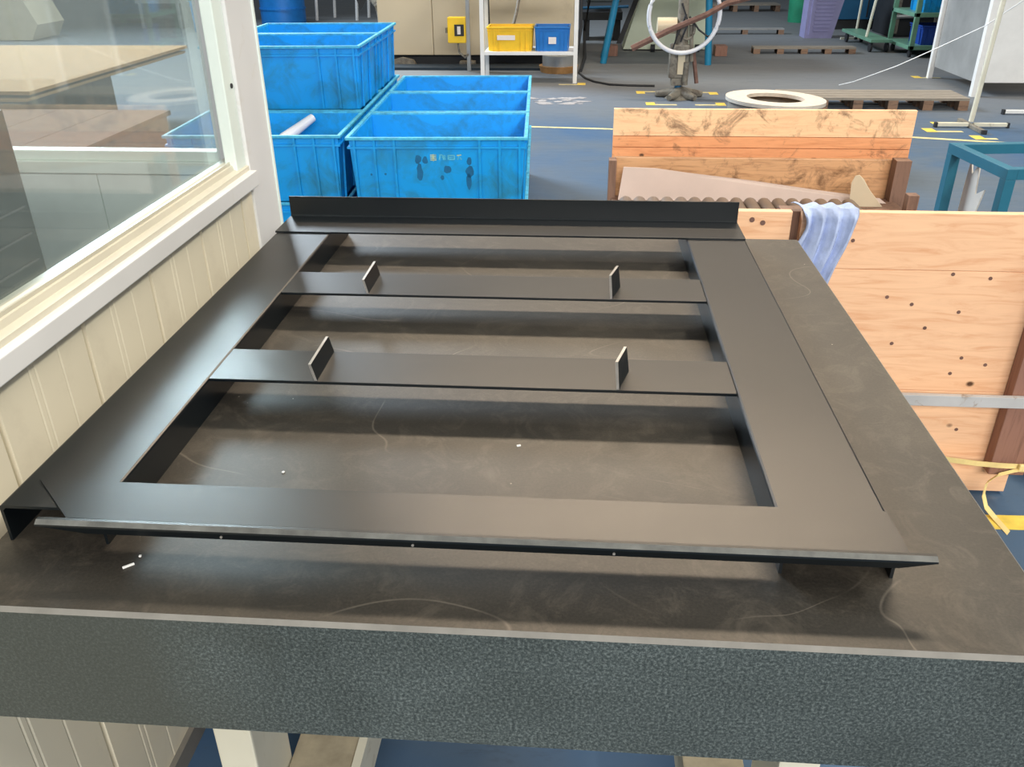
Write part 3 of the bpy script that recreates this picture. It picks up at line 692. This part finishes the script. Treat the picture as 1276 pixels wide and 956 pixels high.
dl = thing('round_stand', 'round rusty orange base with a grey drum beneath the rack', 'stand', (-.27, 11.05, 0))
bm = bmesh.new(); bm_cyl(bm, (0, 0, 0), .22, .075, 32, .24); obj('base_disc', bm, ORANGE, dl, smooth=True)
bm = bmesh.new(); bm_cyl(bm, (0, 0, .075), .20, .12, 32); obj('drum', bm, GREY, dl, smooth=True)
tube('hose_cable', [(.25, .1, .9), (.26, .05, .5), (.22, 0, .22), (.20, 0, .14)], .022, BLACK, dl, 8)
cp = [(-.02, 10.88, .01), (.06, 10.45, .01), (.16, 10.2, .01), (.33, 10.0, .01), (.55, 9.94, .01), (.82, 9.92, .01)]
tag(tube('power_cable', cp, .012, BLACK, None, 8), 'black power cable running across the floor from rack to pedestal', 'cable')

# ------------------------------------------------------------------ cast iron pedestal tool with hose ring
pd = thing('pedestal_tool', 'greasy cast iron pedestal tool between four yellow corner marks', 'machine', (1.02, 9.22, 0))
bm = bmesh.new()
for a0 in (0.35, 2.8, 4.2, 5.3):
    bm_tube(bm, [(0, 0, .05), (.12 * math.cos(a0), .12 * math.sin(a0), .045), (.25 * math.cos(a0), .22 * math.sin(a0), .03)], [.07, .045, .03], 10)
bm_cyl(bm, (0, 0, 0), .15, .06, 20, .08); obj('foot', bm, CAST, pd, smooth=True)
bm = bmesh.new(); bm_cyl(bm, (-.02, 0, .055), .035, .09, 14); obj('spindle', bm, DEEPBLUE, pd, smooth=True)
bm = bmesh.new(); bm_box(bm, -.13, .06, -.07, .07, .20, .52, .015); bm_box(bm, -.10, .04, -.06, .06, .13, .20, .01); obj('gearbox', bm, CAST, pd)
tube('side_cylinder', [(.035, -.08, .14), (.035, -.08, .36)], .03, CAST, pd, 12)
bm = bmesh.new(); bm_box(bm, -.05, .02, -.09, -.071, .24, .44, .004); obj('cover_plate', bm, BEIGE, pd)
tube('column', [(-.02, 0, .50), (-.02, 0, .70), (-.03, 0, .95), (-.03, 0, 1.15)], [.07, .055, .05, .045], CAST, pd, 12)
tube('motor', [(-.27, .02, .69), (-.08, .02, .69)], .075, BEIGE, pd, 16)
tube('clamp_ring', [(.02 + .07 * math.cos(a), -.06, .66 + .09 * math.sin(a)) for a in [k * math.pi / 8 for k in range(16)]], .014, CAST, pd, 8, True)
tube('lever_bar', [(-.52, -.12, .49), (-.16, -.12, .66)], .032, RUST, pd, 6)
tube('lever_bar', [(-.16, -.12, .66), (.18, -.14, .80), (.36, -.14, .90), (.6, -.14, .96)], .030, RUST, pd, 6)
tube('hanging_bar', [(.10, -.02, .47), (.16, -.03, .15)], .020, RUST, pd, 6)
tube('hanging_bar', [(.06, -.03, .70), (.09, -.03, .36)], .022, CAST, pd, 8)
for pts in ([(.0, -.07, .80), (-.08, -.09, .6), (-.12, -.1, .45)], [(.03, -.08, .78), (.13, -.10, .66), (.22, -.1, .60), (.30, -.1, .62)], [(-.05, -.08, .9), (.02, -.1, .72), (-.04, -.1, .55)]):
    tube('oil_line', pts, .010, BLACK, pd, 6)
tag(tube('air_hose', [(.99 + .345 * math.cos(a), 9.06 + .04 * math.cos(a), .80 + .345 * math.sin(a)) for a in [k * math.pi / 24 for k in range(48)]], .021, PLASTIC_WHITE, None, 10, True),
    'translucent white air hose coiled in a ring on the pedestal', 'hose')
bk = thing('wood_block', 'brown wooden block beside the left blue bench leg', 'block', group='brown blocks by the bench legs'); box('block', .34, .50, 12.5, 12.72, 0, .13, WOOD_POST, bk, .004)
bk = thing('wood_block', 'brown wooden block behind the right blue bench leg', 'block', group='brown blocks by the bench legs'); box('block', 1.82, 1.98, 12.5, 12.72, 0, .13, WOOD_POST, bk, .004)
wbn = thing('work_bench', 'workbench on splayed blue tube legs behind the pedestal tool', 'bench')
for (xa, xb, yy) in ((.29, .45, 11.78), (1.62, 1.55, 11.66), (.303, .47, 12.3), (1.71, 1.635, 12.3)): tube('leg', [(xa, yy, 0), (xb, yy, .92)], .042, LEGBLUE, wbn, 12)
box('bench_top', .2, 1.9, 11.4, 12.5, .93, .98, LEGBLUE, wbn, .004)
gp = thing('guard_panel', 'pale green slanted guard panel under the workbench', 'panel')
bm = bmesh.new(); bm_prism(bm, [(.60, 13.1, .02), (1.76, 13.1, .02), (1.76, 13.1, .88), (.86, 13.1, .88)], (0, .5, 0)); obj('panel', bm, PALEGREEN, gp)
bm = bmesh.new(); bm_prism(bm, [(.50, 13.05, .10), (.57, 13.05, .10), (.86, 13.05, .88), (.79, 13.05, .88)], (0, .05, 0)); obj('slanted_brace', bm, BLACK, gp)
for xx in (.98, 1.6):
    bm = bmesh.new(); bm_tube(bm, [(xx, 12.98, .05), (xx + .06, 12.98, .05)], .05, 14); obj('caster', bm, BLACK, gp, smooth=True)

# ------------------------------------------------------------------ pallets
def pallet(x0, x1, y0, y1, H, nb, label, md=WOOD_GREY, mbk=WOOD_BLOCK, boards=5):
    t_ = thing('pallet', label, 'pallet', group='low wooden pallets on the floor')
    dy = (y1 - y0) / boards
    for k in range(boards): box('deck_board', x0, x1, y0 + k * dy + .012, y0 + (k + 1) * dy, H - .022, H, md, t_)
    for k in range(nb):
        xx = x0 + (x1 - x0 - .09) * k / (nb - 1)
        for yy in (y0 + .012, (y0 + y1) / 2 - .05, y1 - .10): box('block', xx, xx + .09, yy, yy + .1, 0, H - .022, mbk, t_)
    return t_
pallet(2.38, 3.76, 12.75, 12.97, .085, 5, 'narrow grey wooden pallet on dark blocks in the far aisle', boards=2)
pallet(1.95, 3.66, 8.60, 9.10, .11, 6, 'long grey wooden pallet behind the white ring', boards=4)
pallet(2.05, 3.30, 15.25, 15.42, .09, 3, 'thin low grey runner on blocks, farther up the aisle', GREY, boards=1)
pallet(2.7, 4.1, 19.6, 20.2, .14, 4, 'farthest pale pallet at the top of the aisle')
# ------------------------------------------------------------------ right hand cabinet, pole, wire
cb = thing('sheet_cabinet', 'tall white cabinet with a grey steel side on the right', 'cabinet')
box('side_panel', 4.02, 4.04, 9.45, 10.62, .13, 2.0, GREY, cb); box('front_panel', 4.09, 5.7, 9.42, 9.44, .13, 2.0, WHITE, cb, .003)
for a in ((3.98, 4.075, 9.36, 9.43, 0), (3.98, 4.03, 10.60, 10.66, 0), (5.7, 5.76, 9.36, 9.43, 0)): box('upright', a[0], a[1], a[2], a[3], 0, 2.0, WHITE, cb, .004)
box('back_panel', 4.04, 5.76, 10.6, 10.62, .13, 2.0, GREY, cb)
pp = thing('thin_pole', 'thin white pole on a cross shaped foot with black end caps', 'pole', (3.38, 7.83, 0))
tube('pole', [(0, 0, .05), (.04, 0, 1.5)], .021, STAND, pp, 12)
bm = bmesh.new(); bm_box(bm, -.28, -.02, -.02, .012, .010, .040, .004); obj('foot_bar', bm, STAND, pp)
bm = bmesh.new(); bm_box(bm, .02, .30, -.025, .008, .010, .040, .004); obj('foot_bar', bm, STAND, pp)
bm = bmesh.new(); bm_box(bm, -.02, .02, -.28, .24, 0.0, .032, .004); obj('foot_bar', bm, CAST, pp)
for a in ((-.305, -.28, -.023, .015, 0, .043), (.30, .32, -.028, .011, 0, .043), (-.023, .023, -.30, -.28, 0, .035)): box('end_cap', *a, BLACK, pp, .004)
pts = [(2.80, 9.9, .03), (2.86, 9.6, .11), (3.136, 9.2, .321), (3.385, 8.9, .528), (3.638, 8.6, .745), (3.78, 8.3, .977), (3.814, 8.1, 1.10), (3.95, 7.9, 1.4)]
tag(tube('white_wire', pts, .0045, WHITE, None, 6), 'thin white wire rising from the floor toward the cabinet top', 'wire')
bt = thing('foot_bracket', 'short pale foot bracket with a black cap at the right border', 'bracket', (3.92, 8.42, 0))
box('bar', 0, .25, 0, .035, .01, .04, WHITE, bt, .004); box('end_cap', -.02, 0, -.004, .039, 0, .044, BLACK, bt)
# ------------------------------------------------------------------ green cart, purple basket, blue cabinet
ct = thing('tool_cart', 'green painted steel cart with shelves and black casters', 'cart', (0, 0, 0))
gx0, gx1, gy0, gy1 = 4.32, 5.15, 12.35, 13.25
for (xx, yy) in ((gx0, gy0), (gx1, gy0), (gx0, gy1), (gx1, gy1)): box('upright', xx, xx + .06, yy, yy + .05, .10, .98, CARTGREEN, ct, .004)
for z in (.10, .50): box('tray', gx0, gx1 + .06, gy0, gy1 + .05, z, z + .05, CARTGREEN, ct, .004)
for (xx, yy) in ((gx0 + .05, gy0 + .1), (gx1, gy0 + .1), (gx0 + .05, gy1 - .1), (gx1, gy1 - .1)):
    bm = bmesh.new(); bm_tube(bm, [(xx - .015, yy, .05), (xx + .015, yy, .05)], .05, 14); obj('caster', bm, BLACK, ct, smooth=True)
tr = thing('flat_trolley', 'low green flat trolley with a pale push handle', 'trolley')
box('deck', 3.98, 4.27, 12.9, 14.4, .13, .17, CARTGREEN, tr, .004)
for yy in (13.0, 14.2):
    for xx in (4.0, 4.22):
        bm = bmesh.new(); bm_tube(bm, [(xx, yy, .065), (xx + .03, yy, .065)], .065, 14); obj('caster', bm, BLACK, tr, smooth=True)
tube('handle', [(4.03, 13.3, .17), (4.10, 13.3, .9)], .02, STAND, tr, 8)
b3 = make_crate('navy blue bin on the bottom tray of the green cart', 'bin', .60, .5, .24, NAVY, NAVY, 5, 3, 'storage_bin'); b3.location = (4.76, 12.42, .15)
b4 = make_crate('sky blue bin on the upper tray of the green cart', 'bin', .70, .55, .25, BLUE, BLUE_RIM, 5, 3, 'storage_bin'); b4.location = (4.76, 12.42, .55)
lv = thing('laundry_basket', 'tall lavender plastic basket with horizontal slots in the far aisle', 'basket')
bm = bmesh.new(); bm_prism(bm, [(3.50, 14.7, 0), (3.92, 14.7, 0), (4.08, 14.7, .80), (3.50, 14.7, .80)], (0, .35, 0)); obj('body', bm, LAV, lv)
for k in range(12):
    z = .10 + k * .055; bm = bmesh.new(); bm_prism(bm, [(3.62, 14.685, z), (3.84 + z * .15, 14.685, z), (3.84 + z * .15, 14.685, z + .022), (3.62, 14.685, z + .022)], (0, .014, 0)); obj('slat', bm, LAV, lv)
box('rib', 3.555, 3.58, 14.68, 14.7, .05, .8, LAV, lv)
dc = thing('blue_cabinet', 'dark blue steel cabinet behind the lavender basket', 'cabinet')
box('body', 4.25, 5.35, 16.0, 16.9, .16, 1.6, DEEPBLUE, dc, .01); box('plinth', 4.3, 5.3, 16.05, 16.85, 0, .16, BLACK, dc); box('door_edge', 4.78, 4.80, 15.99, 16.0, .2, 1.55, BLACK, dc)
gb = thing('green_barrel', 'green plastic bin half hidden behind the lavender basket', 'bin'); 
bm = bmesh.new(); bm_cyl(bm, (4.02, 17.4, 0), .22, .7, 20, .25); obj('drum', bm, GREEN, gb, smooth=True); bm = bmesh.new(); bm_cyl(bm, (4.02, 17.4, .70), .26, .04, 20); obj('lid', bm, GREEN, gb, smooth=True)
p2 = thing('thin_pole', 'thin cream pole on a flat foot in front of the blue cabinet', 'pole', (4.24, 14.55, 0))
tube('pole', [(0, 0, .03), (.02, 0, 1.4)], .018, STAND, p2, 10); box('foot_bar', -.22, -.02, -.02, .02, .0, .03, STAND, p2); box('foot_bar', .02, .24, -.02, .02, .0, .03, STAND, p2); box('hub', -.02, .02, -.06, .03, 0, .035, BLACK, p2)
# dark machine parts behind the cart
dm = thing('dark_machine', 'dark cluttered machine base behind the green cart', 'machine')
box('base', 4.85, 6.4, 14.9, 15.8, 0, 1.4, BLACK, dm, .02)
for k in range(5): box('machine_rib', 4.9 + k * .3, 4.96 + k * .3, 14.86, 14.9, .05, 1.35, RUST if k % 2 else CAST, dm)
tube('pipe', [(4.9, 14.83, .3), (5.4, 14.8, .32), (6.2, 14.83, .3)], .03, GREY, dm, 8)
# ------------------------------------------------------------------ far left items
st = thing('stool_frame', 'small white tube stool frame behind the high crate stack', 'stool')
for (xx, yy) in ((-5.2, 17.8), (-4.4, 17.8), (-5.0, 18.4), (-4.3, 18.4)): tube('leg', [(xx, yy, 0), (xx + .03, yy, .5)], .03, WHITE, st, 8)
tube('seat_rim', [(-5.2, 17.8, .5), (-4.37, 17.8, .5), (-4.27, 18.4, .5), (-4.97, 18.4, .5)], .035, WHITE, st, 8, True)
b5 = make_crate('sky blue crate far behind the high crate stack, beside a blue drum', 'crate', .9, .63, .5, BLUE, BLUE_RIM, 5, 3, 'plastic_crate'); b5.location = (-6.35, 15.6, 0)
bd = thing('blue_drum', 'dark blue drum standing beside the far sky blue crate', 'drum', (-5.7, 17.3, 0))
bm = bmesh.new(); bm_cyl(bm, (0, 0, 0), .42, .85, 28); obj('shell', bm, BIN_BLUE, bd, smooth=True)
for z in (.25, .55): obj('hoop', annulus(.415, .435, z, z + .03, 28), BIN_BLUE, bd)
hk = thing('hook_arm', 'dark curved steel arm with a pointed plate left of the machine', 'machine arm')
tube('arm', [(-2.95, 12.4, 1.0), (-2.85, 12.3, .78), (-2.72, 12.2, .66), (-2.68, 12.1, .40), (-2.7, 12.1, 0)], .04, CAST, hk, 8)
bm = bmesh.new(); bm_prism(bm, [(-3.12, 12.3, 1.0), (-2.92, 12.3, 1.0), (-2.88, 12.3, .74), (-2.98, 12.3, .60)], (0, .02, 0)); obj('pointed_plate', bm, BLACK, hk)
# plywood stack and box beyond the booth
ps = thing('plywood_stack', 'stack of wide cream plywood sheets beyond the booth glass', 'plywood')
box('sheet', -7.2, -3.72, 5.75, 8.35, .575, .600, PLY_CREAM, ps, .003); box('sheet', -7.2, -3.74, 5.72, 8.33, .535, .555, PLY_CREAM, ps, .003)
for yy in (5.9, 7.0, 8.1): box('batten', -7.0, -3.80, yy, yy + .08, .5551, .5749, BLACK, ps); 
box('support', -7.0, -4.4, 6.0, 8.1, 0, .534, WOOD_DARK, ps)
rb = thing('wooden_chest', 'reddish brown wooden box lid seen low behind the booth glass', 'wooden box')
for k in range(4): box('lid_board', -4.25 + k * .385, -3.87 + k * .385, 4.2, 5.66, .47, .50, WOOD_RED, rb)
box('carcass', -4.2, -2.73, 4.24, 5.62, 0, .47, WOOD_DARK, rb)
tc = thing('tarp_bundle', 'beige covered bundle on the floor far beyond the booth glass', 'bundle', (-9.6, 14.2, 0))
bm = bmesh.new(); bm_prism(bm, [(-.75, 0, 0), (.70, 0, .02), (.85, 0, .25), (.55, 0, .95), (-.65, 0, .95)], (0, .8, 0)); obj('cover', bm, PAPER, tc); 
tg = thing('scrap_bench', 'low grey bench far off behind the booth corner', 'bench', (-7.5, 16.2, 0))
box('top', -.55, .3, 0, .35, .42, .48, GREY, tg); box('leg', -.5, -.44, 0, .3, 0, .42, GREY, tg); box('leg', .2, .26, 0, .3, 0, .42, GREY, tg); box('carton', .08, .28, -.01, .2, .481, .7, LABEL, tg)

dk = thing('dark_lathe', 'dark cluttered machine base seen between the rack and the left bench leg', 'machine')
box('bed', -.02, .62, 14.3, 15.0, .30, .42, BLACK, dk, .01); box('bed', .05, .60, 14.35, 14.95, .55, 1.1, DARKCAB, dk, .02)
for xx in (.02, .50): box('foot', xx, xx + .10, 14.35, 14.9, 0, .30, BLACK, dk, .01)
tube('hand_rail', [(-.05, 14.2, .48), (.7, 14.2, .50)], .02, DEEPBLUE, dk, 8)
tube('cable', [(.06, 13.9, 1.2), (.10, 13.9, .6), (.04, 13.6, .2), (.05, 12.2, .02), (.0, 11.0, .015)], .022, BLACK, dk, 8)
